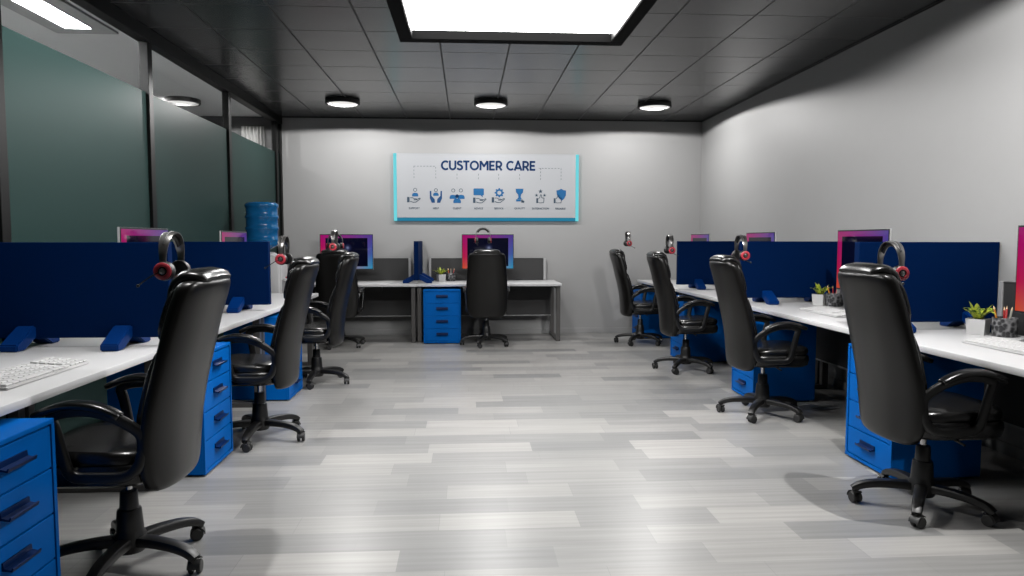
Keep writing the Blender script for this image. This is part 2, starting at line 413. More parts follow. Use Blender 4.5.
# round lamps
def round_lamp(loc, label, group, diff):
    t = thing('round_ceiling_lamp', label, 'lamp', loc, 0, group)
    bm = bmesh.new()
    prof = [(0.16, 0.0), (0.2, 0.0), (0.205, -0.006), (0.205, -0.048), (0.202, -0.052), (0.18, -0.052), (0.178, -0.05), (0.178, -0.008), (0.16, -0.004)]
    rings = []
    for r, z in prof: rings.append([V(r*math.cos(2*PI*k/48), r*math.sin(2*PI*k/48), z) for k in range(48)])
    loft(bm, rings, closed=True); obj('rim', bm, M['trim_black'], t)
    bm = bmesh.new(); lathe(bm, [(0, -0.010), (0.1779, -0.010), (0.1779, -0.023), (0, -0.023)], 48); obj('diffuser', bm, diff, t, smooth=False)
    ld = bpy.data.lights.new('bulb', 'POINT'); ld.energy = BULB; ld.shadow_soft_size = 0.006; ld.color = (1, 0.985, 0.97)
    lo = bpy.data.objects.new('bulb', ld); COL.objects.link(lo); lo.parent = t; lo.location = (0, 0, -0.0315)
    return t
BULB = 112.0
RL = [(-1.49, 8.83, H), (0.3, 8.80, H), (2.33, 8.82, H)]
rl = ['round black ceiling lamp nearest the glass partition', 'round black ceiling lamp above the customer care board', 'round black ceiling lamp nearest the right wall']
r0 = round_lamp(RL[0], rl[0], 'round black ceiling lamps before the back wall', M['disc'])
for p, l in list(zip(RL, rl))[1:]: dup(r0, p, 0, l, 'round black ceiling lamps before the back wall')
for q, l in (((-1.25, 2.95, H), 'round black ceiling lamp above the nearest left-hand desk'), ((2.05, 3.0, H), 'round black ceiling lamp above the nearest right-hand desk')):
    fl = dup(r0, q, 0, l, 'round black ceiling lamps near the camera')
    for c_ in fl.children:
        if c_.type == 'LIGHT': c_.data = c_.data.copy(); c_.data.energy = 290.0 if q[0] > 0 else 170.0; c_.data.shadow_soft_size = 0.009 if q[0] > 0 else 0.02
cl = dup(r0, (-3.40, 8.9, H), 0, 'round lamp on the corridor ceiling seen through the glass', None)
if 'group' in cl: del cl['group']
for c_ in cl.children:
    if c_.type == 'LIGHT': c_.data = c_.data.copy(); c_.data.energy = 35.0

# ------------------------------------------------------------------ customer care board
bx0, bx1, bz0, bz1 = -1.012, 1.578, 1.60, 2.533
by = YB-0.055
t = thing('wall_sign', 'wide white customer care board with glowing cyan edges on the back wall', 'sign', ((bx0+bx1)/2, YB, (bz0+bz1)/2))
hw, hh = (bx1-bx0)/2, (bz1-bz0)/2
bm = bmesh.new(); box(bm, -hw+0.045, hw-0.045, -0.055, -0.002, -hh+0.045, hh-0.012, 0.004); obj('board', bm, M['board'], t, smooth=False)
for s in (-1, 1):
    bm = bmesh.new(); xa, xb = sorted((s*hw, s*(hw-0.045))); box(bm, xa, xb, -0.05, -0.002, -hh, hh, 0.006); o_ = obj('edge_light', bm, M['cyan'], t, smooth=False); o_['label'] = 'bright cyan side edge light'
bm = bmesh.new(); box(bm, -hw+0.045, hw-0.045, -0.05, -0.002, -hh, -hh+0.045, 0.006); o_ = obj('edge_light', bm, M['teal'], t, smooth=False); o_['label'] = 'teal bottom edge light'
bm = bmesh.new(); box(bm, -hw+0.045, hw-0.045, -0.05, -0.002, hh-0.012, hh, 0.003); o_ = obj('edge_light', bm, M['board'], t, smooth=False); o_['label'] = 'pale top edge'

SX = 2*hw/(578.5-393.5)                 # metres per photo pixel on the board
def bxp(px): return -hw + (px-393.5)*SX
def bzp(py): return hh - (py-153)*(2*hh/(221.5-153))
YT = -0.0575                            # front of printing
def text_mesh(s, size, name, material, cx, cz, bold=0.0, spacing=1.0, fitw=None):
    cu = bpy.data.curves.new(name, 'FONT'); cu.body = s; cu.size = size; cu.align_x = 'CENTER'; cu.align_y = 'CENTER'
    cu.offset = bold; cu.extrude = 0.0012; cu.space_character = spacing
    tmp = bpy.data.objects.new('tmp_text', cu); COL.objects.link(tmp)
    dg = bpy.context.evaluated_depsgraph_get(); dg.update()
    me = bpy.data.meshes.new_from_object(tmp.evaluated_get(dg))
    COL.objects.unlink(tmp); bpy.data.objects.remove(tmp); bpy.data.curves.remove(cu)
    xs = [v.co.x for v in me.vertices]; ys = [v.co.y for v in me.vertices]
    k = fitw/(max(xs)-min(xs)) if fitw else 1.0
    mx_, my_ = (max(xs)+min(xs))/2, (max(ys)+min(ys))/2
    for v in me.vertices:
        x, y, z = v.co; v.co = ((x-mx_)*k, -z, (y-my_))
    me.materials.clear(); me.materials.append(material); me.name = name
    o = bpy.data.objects.new(name, me); COL.objects.link(o); o.parent = t; o.location = (cx, YT+0.001, cz)
    return o
def stroke(bm, pts, w):
    for i, (p, q) in enumerate(zip(pts, pts[1:])):
        L = max(1e-6, math.hypot(q[0]-p[0], q[1]-p[1]))
        if L < 1e-5: continue
        nx, nz = -(q[1]-p[1])/L*w/2, (q[0]-p[0])/L*w/2
        prism(bm, [(p[0]+nx, p[1]+nz), (q[0]+nx, q[1]+nz), (q[0]-nx, q[1]-nz), (p[0]-nx, p[1]-nz)], YT, YT+0.004)
        if i > 0: prism(bm, [(p[0]+w/2*math.cos(PI*k/6), p[1]+w/2*math.sin(PI*k/6)) for k in range(12)], YT+0.0001, YT+0.004)
def earc(cx, cz, rx, rz, a0, a1, n=20):
    return [(cx+rx*math.cos(math.radians(a0+(a1-a0)*k/n)), cz+rz*math.sin(math.radians(a0+(a1-a0)*k/n))) for k in range(n+1)]
GLYPH = {
 'C': (0.80, [earc(0.45, 0.5, 0.37, 0.41, 48, 312)]),
 'U': (0.78, [[(0.09, 1.0), (0.09, 0.40)] + earc(0.37, 0.37, 0.28, 0.28, 180, 360) + [(0.65, 0.40), (0.65, 1.0)]]),
 'S': (0.66, [[(0.54, 0.80), (0.45, 0.89), (0.31, 0.912), (0.17, 0.87), (0.10, 0.75), (0.15, 0.63), (0.30, 0.555), (0.46, 0.48), (0.56, 0.36), (0.54, 0.21), (0.43, 0.11), (0.28, 0.088), (0.14, 0.13), (0.05, 0.22)]]),
 'T': (0.68, [[(0.0, 0.91), (0.64, 0.91)], [(0.32, 0.9), (0.32, 0.0)]]),
 'O': (0.98, [earc(0.46, 0.5, 0.38, 0.41, 0, 360, 32)]),
 'M': (0.98, [[(0.10, 0.0), (0.10, 0.98)], [(0.12, 0.96), (0.46, 0.42), (0.80, 0.96)], [(0.82, 0.98), (0.82, 0.0)]]),
 'E': (0.66, [[(0.10, 0.0), (0.10, 1.0)], [(0.1, 0.91), (0.58, 0.91)], [(0.1, 0.5), (0.53, 0.5)], [(0.1, 0.09), (0.58, 0.09)]]),
 'R': (0.74, [[(0.10, 0.0), (0.10, 1.0)], [(0.1, 0.91), (0.34, 0.91)] + earc(0.34, 0.65, 0.24, 0.26, 90, -90) + [(0.1, 0.39)], [(0.36, 0.4), (0.62, 0.0)]]),
 'A': (0.84, [[(0.05, 0.0), (0.40, 0.97), (0.75, 0.0)], [(0.17, 0.25), (0.63, 0.25)]]),
 ' ': (0.36, [])}
adv = 0.0
for c in 'CUSTOMER CARE': adv += GLYPH[c][0]
TX0, TX1, TZ0, TZ1 = bxp(440.6), bxp(534.6), bzp(169.9), bzp(160.1)
kx, kz = (TX1-TX0)/(adv-0.06), TZ1-TZ0
pen = 0.0
for word in ('CUSTOMER', 'CARE'):
    bm = bmesh.new()
    for c in word:
        w_, strokes = GLYPH[c]
        for st in strokes: stroke(bm, [(TX0+(pen+p[0])*kx, TZ0+p[1]*kz) for p in st], 0.205*kz)
        pen += w_
    pen += GLYPH[' '][0]
    obj('lettering', bm, M['ink'], t, smooth=False)['label'] = 'bold navy title lettering reading ' + word
icx = [413.8, 435.3, 456.3, 477.6, 497.8, 518.8, 539.8, 560]
caps = ['SUPPORT', 'HELP', 'CLIENT', 'ADVICE', 'SERVICE', 'QUALITY', 'SATISFACTION', 'RELIABLE']
for x, c in zip(icx, caps):
    text_mesh(c, 0.036, 'caption', M['inkgrey'], bxp(x), bzp(208.6), bold=0.0006)['label'] = 'tiny grey caption under an icon'

def dash(bm, x0, z0, x1, z1, step=0.042, w=0.005):
    L = math.hypot(x1-x0, z1-z0); k = max(1, int(L/step))
    for i in range(k):
        a = i/k; b2 = (i+0.42)/k
        xa, xb = sorted((x0+(x1-x0)*a, x0+(x1-x0)*b2)); za, zb = sorted((z0+(z1-z0)*a, z0+(z1-z0)*b2))
        box(bm, xa-w/2, xb+w/2, YT, YT+0.004, za-w/2, zb+w/2)
bm = bmesh.new(); dash(bm, bxp(413.8), bzp(166), bxp(436), bzp(166)); dash(bm, bxp(413.8), bzp(166), bxp(413.8), bzp(180)); dash(bm, bxp(435.3), bzp(167), bxp(435.3), bzp(180))
obj('dashed_connector', bm, M['inkgrey'], t, smooth=False)
bm = bmesh.new(); dash(bm, bxp(538), bzp(167.4), bxp(560.5), bzp(167.4)); dash(bm, bxp(539.8), bzp(167.4), bxp(539.8), bzp(181)); dash(bm, bxp(560.5), bzp(167.4), bxp(560.5), bzp(181))
obj('dashed_connector', bm, M['inkgrey'], t, smooth=False)
for x in icx[2:6]:
    bm = bmesh.new(); dash(bm, bxp(x), bzp(173.5), bxp(x), bzp(181)); obj('dashed_connector', bm, M['inkgrey'], t, smooth=False)

# icons: drawn in photo pixels about the icon centre (x right, y down), as thin raised shapes
def shape(bm, pts, cx, cy=196):
    prism(bm, [(bxp(cx+x), bzp(cy+y)) for x, y in pts], YT, YT+0.004)
def circ(bm, cx, x, y, r, ry=None, n=20):
    shape(bm, [(x+r*math.cos(2*PI*k/n), y+(ry or r)*math.sin(2*PI*k/n)) for k in range(n)], cx)
def ring(bm, cx, x, y, r, w=0.5, n=24, ry=None):
    ry = ry or r
    for k in range(n):
        a, b2 = 2*PI*k/n, 2*PI*(k+1)/n
        shape(bm, [(x+r*math.cos(a), y+ry*math.sin(a)), (x+r*math.cos(b2), y+ry*math.sin(b2)), (x+(r-w)*math.cos(b2), y+(ry-w)*math.sin(b2)), (x+(r-w)*math.cos(a), y+(ry-w)*math.sin(a))], cx)
def hand(cx, dx=0, dy=0):
    bm = bmesh.new(); shape(bm, [(-7+dx, 1.2+dy), (-4.6+dx, 1.2+dy), (-4.6+dx, 6.6+dy), (-7+dx, 6.6+dy)], cx)
    def line(pts, w=0.35):
        for (xa, ya), (xb, yb) in zip(pts, pts[1:]):
            L = math.hypot(xb-xa, yb-ya); nx, ny = -(yb-ya)/L*w, (xb-xa)/L*w
            shape(bm, [(xa+nx, ya+ny), (xb+nx, yb+ny), (xb-nx, yb-ny), (xa-nx, ya-ny)], cx)
    line([(-4+dx, 2+dy), (-1.5+dx, 2+dy), (0+dx, 3+dy), (2.5+dx, 3.1+dy), (2.6+dx, 4+dy), (-0.5+dx, 4.1+dy)])
    line([(2.6+dx, 3.8+dy), (5.5+dx, 2.2+dy), (6+dx, 3+dy), (1.8+dx, 6.4+dy), (-1+dx, 6.6+dy), (-4+dx, 5.6+dy)])
    return bm
def bust(bm, cx, x, y, s=1.0):
    shape(bm, [(x-3*s, y+2.6*s), (x-3*s, y+0.8*s), (x-2.2*s, y-0.6*s), (x-0.8*s, y-1*s), (x+0.8*s, y-1*s), (x+2.2*s, y-0.6*s), (x+3*s, y+0.8*s), (x+3*s, y+2.6*s)], cx)
def icon(name, label, parts):
    e = None
    for k, (bm, mm) in enumerate(parts):
        o = obj(name if k == 0 else 'icon_detail', bm, mm, t if k == 0 else e, smooth=False)
        if k == 0: e = o; o['label'] = label
x = icx[0]
b1 = bmesh.new(); bust(b1, x, 1, -2); b2_ = bmesh.new(); ring(b2_, x, 1, -6, 1.9); icon('icon', 'open hand under a person icon', [(hand(x), M['inkgrey']), (b1, M['inkblue']), (b2_, M['inkgrey'])])
x = icx[1]
b0 = bmesh.new()
for s in (-1, 1):
    shape(b0, [(s*6, -5), (s*4.6, -5), (s*4.4, 0), (s*1.4, 3.2), (s*1, 7), (s*4.2, 7), (s*6, 2.5)], x)
b1 = bmesh.new(); bust(b1, x, 0, -2.4, 0.9); b2_ = bmesh.new(); ring(b2_, x, 0, -5.8, 1.8); icon('icon', 'two cupped hands around a person icon', [(b0, M['inkmid']), (b1, M['inkblue']), (b2_, M['inkgrey'])])
x = icx[2]
b0 = bmesh.new()
bust(b0, x, -4, 0, 1.15); bust(b0, x, 4, 0, 1.15); bust(b0, x, 0, 4, 1.25)
b1 = bmesh.new(); circ(b1, x, 0, 0.2, 1.8)
b2_ = bmesh.new(); ring(b2_, x, -3.8, -5.6, 1.9); ring(b2_, x, 3.8, -5.6, 1.9); icon('icon', 'three people icon', [(b0, M['inkblue']), (b1, M['ink']), (b2_, M['inkgrey'])])
x = icx[3]
b0 = bmesh.new(); shape(b0, [(-5, -7), (-4.4, -7.7), (4.8, -7.7), (5.4, -7), (5.4, -1.4), (4.8, -0.8), (4.2, -0.8), (4.2, 1.4), (2, -0.8), (-4.4, -0.8), (-5, -1.4)], x)
icon('icon', 'speech bubble over an open hand icon', [(hand(x, 1.6, 0.4), M['inkgrey']), (b0, M['inkblue'])])
x = icx[4]
b0 = bmesh.new(); ring(b0, x, 0.6, -3.4, 3.7, 1.7)
for k in range(8):
    a = 2*PI*k/8
    c_, s_ = math.cos(a), math.sin(a)
    shape(b0, [(0.6+3.5*c_-0.9*s_*-1, -3.4+3.5*s_-0.9*c_), (0.6+4.7*c_+0.7*s_, -3.4+4.7*s_-0.7*c_), (0.6+4.7*c_-0.7*s_, -3.4+4.7*s_+0.7*c_), (0.6+3.5*c_-0.9*s_, -3.4+3.5*s_+0.9*c_)], x)
icon('icon', 'gear over an open hand icon', [(hand(x), M['inkgrey']), (b0, M['inkblue'])])
x = icx[5]
b0 = bmesh.new(); shape(b0, [(-4, -7.6), (3.8, -7.6), (3.4, -4), (1.4, -1.6), (1, 1.2), (2.2, 3), (-2.6, 3), (-1.2, 1.2), (-1.6, -1.6), (-3.6, -4)], x); shape(b0, [(-3.6, 3.2), (1.2, 3.2), (1.2, 5.4), (-3.6, 5.4)], x)
b1 = bmesh.new(); shape(b1, [(1.6, 3.4), (3, 3.4), (3, 6.6), (1.6, 6.6)], x); circ(b1, x, 3.6, 5.6, 1.2)
icon('icon', 'trophy icon', [(b0, M['inkblue']), (b1, M['inkgrey'])])
x = icx[6]
def star(bm, cx, sx, sy, r):
    shape(bm, [(sx+(r if k % 2 == 0 else r*0.45)*math.sin(PI*k/5), sy-(r if k % 2 == 0 else r*0.45)*math.cos(PI*k/5)) for k in range(10)], cx)
def thumb(cx, dx=0, dy=0):
    bm = bmesh.new(); shape(bm, [(-4.2+dx, 2+dy), (-2.4+dx, 2+dy), (-2.4+dx, 7+dy), (-4.2+dx, 7+dy)], cx)
    P = [(-2+dx, 2.6+dy), (-0.6+dx, 1+dy), (0+dx, -1.6+dy), (1+dx, -1.4+dy), (1.2+dx, 1.6+dy), (3.6+dx, 1.8+dy), (3.2+dx, 6.6+dy), (-1.4+dx, 6.8+dy), (-2+dx, 6+dy)]
    for (xa, ya), (xb, yb) in zip(P, P[1:]):
        L = math.hypot(xb-xa, yb-ya); nx, ny = -(yb-ya)/L*0.3, (xb-xa)/L*0.3
        shape(bm, [(xa+nx, ya+ny), (xb+nx, yb+ny), (xb-nx, yb-ny), (xa-nx, ya-ny)], cx)
    return bm
b0 = bmesh.new(); star(b0, x, 0, -5, 2.3); star(b0, x, -4, -1, 1.7); star(b0, x, 4, -1, 1.7)
icon('icon', 'thumbs up under three stars icon', [(thumb(x), M['inkgrey']), (b0, M['inkgrey'])])
x = icx[7]
b0 = bmesh.new(); shape(b0, [(0.6, -7.8), (3.6, -6.2), (5.6, -6), (5.4, -1), (3.6, 2.6), (1.4, 4.4), (-1.6, 2), (-3.6, -1.4), (-4.2, -6), (-2.2, -6.3)], x)
icon('icon', 'shield beside a thumbs up icon', [(thumb(x, -2.6, 0), M['inkgrey']), (b0, M['inkblue'])])

# ------------------------------------------------------------------ desks
ZT, ZU = 0.768, 0.733
DW, DD = 1.895, 0.85        # width along the row (local y), depth (local x, 0 = user edge, + = away from user)
def make_desk(label, group, modesty):
    t = thing('office_desk', label, 'desk', (0, 0, 0), 0, group)
    g = 0.002
    bm = bmesh.new(); box(bm, 0, DD, -DW/2+g, DW/2-g, ZU, ZT, 0.004, 2); obj('desktop', bm, M['desk'], t)
    for s in (-1, 1):
        yc = s*(DW/2-0.04)
        bm = bmesh.new()
        x0, x1, w, zb, zt, hw_ = 0.06, DD-0.04, 0.055, 0.0, ZU-0.004, 0.027
        box(bm, x0, x0+w, yc-hw_, yc+hw_, zb, zt, 0.004); obj('leg_post', bm, M['legmetal'], t, smooth=False)
        bm = bmesh.new(); box(bm, x1-w, x1, yc-hw_, yc+hw_, zb, zt, 0.004); obj('leg_post', bm, M['legmetal'], t, smooth=False)
        bm = bmesh.new(); box(bm, x0+w, x1-w, yc-hw_, yc+hw_, zb, zb+0.035, 0.003); obj('floor_runner', bm, M['legmetal'], t, smooth=False)
        bm = bmesh.new(); box(bm, x0+w, x1-w, yc-hw_, yc+hw_, zt-0.035, zt, 0.003); obj('top_rail', bm, M['legmetal'], t, smooth=False)
    if modesty:
        bm = bmesh.new(); box(bm, DD-0.20, DD-0.18, -DW/2+0.07, DW/2-0.07, 0.29, ZU-0.005, 0.003); obj('modesty_panel', bm, M['charcoal'], t, smooth=False)
        bm = bmesh.new(); box(bm, DD-0.204, DD-0.176, -DW/2+0.07, DW/2-0.07, 0.28, 0.292, 0.002); obj('panel_highlight', bm, M['alu'], t, smooth=False)  # pale strip paints the highlight along the panel's bottom edge
    # cable tray under the top
    bm = bmesh.new(); box(bm, DD-0.34, DD-0.24, -0.45, 0.45, ZU-0.10, ZU-0.004, 0.006); obj('cable_tray', bm, M['charcoal'], t, smooth=False)
    return t
RX, LX = 2.425, -1.58
RC = [3.35, 5.25, 7.15, 9.06]; LC = [2.93, 4.83, 6.73]
BY = 9.2; BC = [-1.605, 0.29]
ordn = ['nearest the camera', 'second from the camera', 'third from the camera', 'in the far corner by the back wall']
desk = make_desk('white desk in the right-hand row nearest the camera', 'white office desks', True)
desk.location = (RX, RC[0], 0)
for k in range(1, 4): dup(desk, (RX, RC[k], 0), 0, 'white desk in the right-hand row, ' + ordn[k], 'white office desks')
dup(desk, (BC[1], BY, 0), PI/2, 'white desk at the back wall under the customer care board', 'white office desks')
dup(desk, (BC[0], BY, 0), PI/2, 'white desk at the back wall in the left corner by the glass', 'white office desks')
deskL = make_desk('white desk in the left-hand row nearest the camera', 'white office desks', False)
deskL.location = (LX, LC[0], 0); deskL.rotation_euler = (0, 0, PI)
for k in range(1, 3): dup(deskL, (LX, LC[k], 0), PI, 'white desk in the left-hand row, ' + ordn[k], 'white office desks')

# low charcoal screens at the rear edge of desks
def make_screen(label):
    t = thing('desk_screen', label, 'desk screen', (0, 0, 0), 0, 'low charcoal desk screens')
    bm = bmesh.new(); box(bm, -0.012, 0.012, -0.79, 0.79, ZT+0.004, 1.07, 0.003); obj('panel', bm, M['charcoal'], t, smooth=False)
    for s in (-1, 1):
        bm = bmesh.new(); yy = s*0.8075; box(bm, -0.02, 0.02, yy-0.0175, yy+0.0175, ZT+0.0005, 1.08, 0.004); obj('end_post', bm, M['alu'], t, smooth=False)
    bm = bmesh.new(); box(bm, -0.016, 0.016, -0.79, 0.79, 1.07, 1.08, 0.002); obj('top_rail', bm, M['charcoal'], t, smooth=False)
    return t
scr = make_screen('low charcoal desk screen on the back desk under the customer care board')
scr.location = (BC[1], BY+0.828, 0); scr.rotation_euler = (0, 0, PI/2)
dup(scr, (BC[0], BY+0.828, 0), PI/2, 'low charcoal desk screen on the back desk in the left corner', 'low charcoal desk screens')
for k in range(4): dup(scr, (RX+0.862, RC[k], 0), 0, 'low charcoal desk screen on the right-hand desk ' + ordn[k], 'low charcoal desk screens')

# ------------------------------------------------------------------ dividers
def make_divider(label):
    t = thing('desk_divider', label, 'divider', (0, 0, 0), 0, 'navy desk dividers')
    bm = bmesh.new(); box(bm, 0, 0.912, -0.028, 0.028, ZT+0.05, 1.32, 0.004); obj('panel', bm, M['navy'], t, smooth=False)
    for xc in (0.24, 0.73):
        bm = bmesh.new()
        P = [(-0.19, ZT+0.0008), (-0.19, ZT+0.035), (-0.045, ZT+0.115), (0.045, ZT+0.115), (0.19, ZT+0.035), (0.19, ZT+0.0008), (0.12, ZT+0.0008), (0.03, ZT+0.0495), (-0.03, ZT+0.0495), (-0.12, ZT+0.0008)]
        a = [bm.verts.new((xc-0.045, p[0], p[1])) for p in P]; b2 = [bm.verts.new((xc+0.045, p[0], p[1])) for p in P]
        bm.faces.new(a); bm.faces.new(list(reversed(b2)))
        for i in range(len(P)): bm.faces.new((a[i], b2[i], b2[(i+1) % len(P)], a[(i+1) % len(P)]))
        bmesh.ops.recalc_face_normals(bm, faces=bm.faces[:])
        bmesh.ops.bevel(bm, geom=bm.edges[:], offset=0.006, segments=2, affect='EDGES', clamp_overlap=True)
        obj('foot', bm, M['navy_foot'], t, smooth=False)
    return t
dv = make_divider('navy divider panel on the right-hand desks nearest the camera')
dv.location = (RX+0.005, 4.30, 0)
dup(dv, (RX+0.005, 6.20, 0), 0, 'navy divider panel on the right-hand desks, second from the camera', None)
dup(dv, (RX+0.005, 8.10, 0), 0, 'navy divider panel on the right-hand desks farthest from the camera', None)
dup(dv, (LX+0.01, 3.88, 0), PI, 'large navy divider panel on the left-hand desks nearest the camera', None)
dup(dv, (LX+0.01, 5.78, 0), PI, 'navy divider panel on the left-hand desks in front of the water cooler', None)
dup(dv, ((BC[0]+BC[1])/2+0.01, BY-0.07, 0), PI/2, 'navy divider seen edge-on between the two back desks', None)

# ------------------------------------------------------------------ drawer pedestals (front faces local -x)
def make_pedestal(label):
    t = thing('drawer_pedestal', label, 'drawer unit', (0, 0, 0), 0, 'blue drawer pedestals')
    W, D, Hh = 0.475, 0.52, 0.70
    bm = bmesh.new()
    box(bm, 0.012, D, -W/2, W/2, 0.012, Hh-0.018, 0.003); obj('carcass', bm, M['blue'], t, smooth=False)
    bm = bmesh.new(); box(bm, 0, D, -W/2, W/2, Hh-0.018, Hh, 0.003); obj('top_panel', bm, M['blue'], t, smooth=False)
    bm = bmesh.new()
    box(bm, 0, 0.012, -W/2, -W/2+0.018, 0.012, Hh-0.018); box(bm, 0, 0.012, W/2-0.018, W/2, 0.012, Hh-0.018); box(bm, 0, 0.012, -W/2+0.018, W/2-0.018, 0.012, 0.03)
    obj('front_frame', bm, M['blue'], t, smooth=False)
    bm = bmesh.new(); box(bm, 0.03, D-0.03, -W/2+0.03, W/2-0.03, 0, 0.012); obj('plinth', bm, M['trim_black'], t, smooth=False)
    zs = [0.033, 0.197, 0.361, 0.525, 0.679]
    for k in range(4):
        z0, z1 = zs[k]+0.003, zs[k+1]-0.004
        bm = bmesh.new(); box(bm, 0.003, 0.016, -W/2+0.022, W/2-0.022, z0, z1, 0.002); d = obj('drawer', bm, M['blue'], t, smooth=False)
        zc = z0+(z1-z0)*0.62
        bm = bmesh.new()
        P = [(0.003, zc+0.012), (-0.002, zc+0.012), (-0.004, zc-0.006), (-0.026, zc-0.012), (-0.03, zc-0.004), (-0.034, zc-0.006), (-0.03, zc-0.018), (0.003, zc-0.014)]
        prism(bm, P, -0.075, 0.075); obj('handle', bm, M['blue_dark'], d, smooth=False)
    return t
pd = make_pedestal('blue four-drawer pedestal under the right-hand desk nearest the camera')
pd.location = (2.335, 3.955, 0)
for k in range(1, 4): dup(pd, (2.335, 3.955+1.9*k, 0), 0, 'blue four-drawer pedestal under the right-hand desk ' + ordn[k], None)
ll = ['blue four-drawer pedestal in the lower left corner, cut by the frame', 'blue four-drawer pedestal behind the nearest left-hand chair', 'blue four-drawer pedestal behind the second chair of the left-hand row']
for k in range(3): dup(pd, (-1.472, 2.36+1.9*k, 0), PI, ll[k], None)
dup(pd, (-0.32, 9.11, 0), PI/2, 'blue four-drawer pedestal under the desk at the back wall', None)

# ------------------------------------------------------------------ office chairs (local +x forward, +y left)
def se_ring(cx, cy, cz, w, d, n=28, p=3.2, tilt=0.0, z_of=None):
    r = []
    for k in range(n):
        a = 2*PI*k/n
        c, s = math.cos(a), math.sin(a)
        x = math.copysign(abs(c)**(2/p), c)*d/2; y = math.copysign(abs(s)**(2/p), s)*w/2
        r.append(V(cx+x, cy+y, cz+tilt*x))
    return r
def rear_x(z):
    P = [(0.362, -0.222), (0.367, -0.234), (0.379, -0.243), (0.402, -0.247), (0.445, -0.249), (0.51, -0.251), (0.60, -0.257), (0.68, -0.27), (0.78, -0.295), (0.97, -0.342), (1.135, -0.388), (1.22, -0.41)]
    if z <= P[0][0]: return P[0][1]
    for (a, xa), (b2, xb) in zip(P, P[1:]):
        if z <= b2: return xa+(xb-xa)*(z-a)/(b2-a)
    return P[-1][1]
def make_chair(label):
    t = thing('office_chair', label, 'office chair', (0, 0, 0), 0, 'black leather office chairs')
    # base
    bm = bmesh.new()
    lathe(bm, [(0.0, 0.065), (0.055, 0.065), (0.062, 0.075), (0.06, 0.135), (0.052, 0.15), (0.052, 0.16), (0.046, 0.235), (0.044, 0.24), (0.036, 0.242), (0.033, 0.31), (0.03, 0.315), (0, 0.315)], 28)
    obj('column_cover', bm, M['plastic'], t)
    bm = bmesh.new(); lathe(bm, [(0, 0.30), (0.014, 0.30), (0.014, 0.395), (0, 0.395)], 16); r_ = obj('gas_rod', bm, M['chrome'], t); r_['label'] = 'shiny chrome rod'
    for k in range(5):
        a = math.radians(17+72*k)
        c, s = math.cos(a), math.sin(a)
        bm = bmesh.new()
        P = smooth_path([(0.03*c, 0.03*s, 0.108), (0.12*c, 0.12*s, 0.112), (0.22*c, 0.22*s, 0.105), (0.285*c, 0.285*s, 0.088), (0.315*c, 0.315*s, 0.066)], 2)
        tp = [1.0-0.32*i/(len(P)-1) for i in range(len(P))]
        sweep(bm, P, 0.062, 0.046, n=12, power=4, taper=tp)
        lg = obj('leg', bm, M['plastic'], t)
        bm = bmesh.new()
        ex, ey = 0.308*c, 0.308*s
        lathe(bm, [(0, 0.03), (0.009, 0.03), (0.009, 0.075), (0, 0.075)], 10, Matrix.Translation((ex, ey, 0)))
        tw = a+0.9+k*0.55
        for sd in (-1, 1):
            mt = Matrix.Translation((ex, ey, 0.0285)) @ Matrix.Rotation(tw, 4, 'Z') @ Matrix.Translation((0.012, sd*0.015, 0)) @ Matrix.Rotation(PI/2, 4, 'X')
            lathe(bm, [(0, -0.009), (0.024, -0.009), (0.028, -0.005), (0.028, 0.005), (0.024, 0.009), (0, 0.009)], 18, mt)
        # hood
        mt = Matrix.Translation((ex, ey, 0.0)) @ Matrix.Rotation(tw, 4, 'Z')
        arc = [mt @ V(0.012-0.033*math.cos(b3), 0, 0.0285+0.033*math.sin(b3)) for b3 in [PI*0.02*j for j in range(0, 36, 5)]]
        sweep(bm, arc, 0.05, 0.005, up=(mt.to_3x3() @ V(0, 1, 0)).cross(V(0, 0, 1)), n=8, power=6)
        obj('caster', bm, M['rubber'], lg)
    # mechanism
    bm = bmesh.new(); box(bm, -0.14, 0.12, -0.09, 0.09, 0.38, 0.42, 0.008); obj('tilt_mechanism', bm, M['plastic'], t)
    bm = bmesh.new(); tube(bm, smooth_path([(0.02, -0.08, 0.40), (0.02, -0.2, 0.397), (0.03, -0.25, 0.386)], 1), 0.006, 8); obj('lever', bm, M['plastic'], t)
    # seat
    bm = bmesh.new()
    lay = [(0.396, 0.38, 0.36), (0.40, 0.435, 0.42), (0.413, 0.47, 0.46), (0.45, 0.48, 0.475), (0.475, 0.475, 0.47), (0.485, 0.46, 0.45)]
    loft(bm, [se_ring(0.05, 0, z, w, d, 36, 4.5) for z, w, d in lay]); obj('seat', bm, M['leather'], t)
    bm = bmesh.new()
    lay = [(0.48, 0.44, 0.42), (0.488, 0.455, 0.445), (0.51, 0.46, 0.45), (0.528, 0.45, 0.435), (0.539, 0.43, 0.39), (0.543, 0.30, 0.26)]
    loft(bm, [se_ring(0.06, 0, z, w, d, 36, 4.2, tilt=0.045) for z, w, d in lay]); obj('seat_cushion', bm, M['leather'], t)
    # backrest shell: rings in height, thickness forward from rear curve
    bm = bmesh.new()
    zs = [0.362, 0.367, 0.379, 0.402, 0.445, 0.51, 0.60, 0.70, 0.80, 0.90, 1.0, 1.07, 1.115, 1.145, 1.162, 1.172, 1.176]
    ws = [0.25, 0.325, 0.385, 0.437, 0.48, 0.506, 0.518, 0.52, 0.507, 0.497, 0.48, 0.465, 0.455, 0.442, 0.42, 0.39, 0.34]
    ts = [0.066, 0.076, 0.083, 0.085, 0.085, 0.085, 0.085, 0.085, 0.088, 0.09, 0.095, 0.10, 0.10, 0.10, 0.095, 0.08, 0.055]
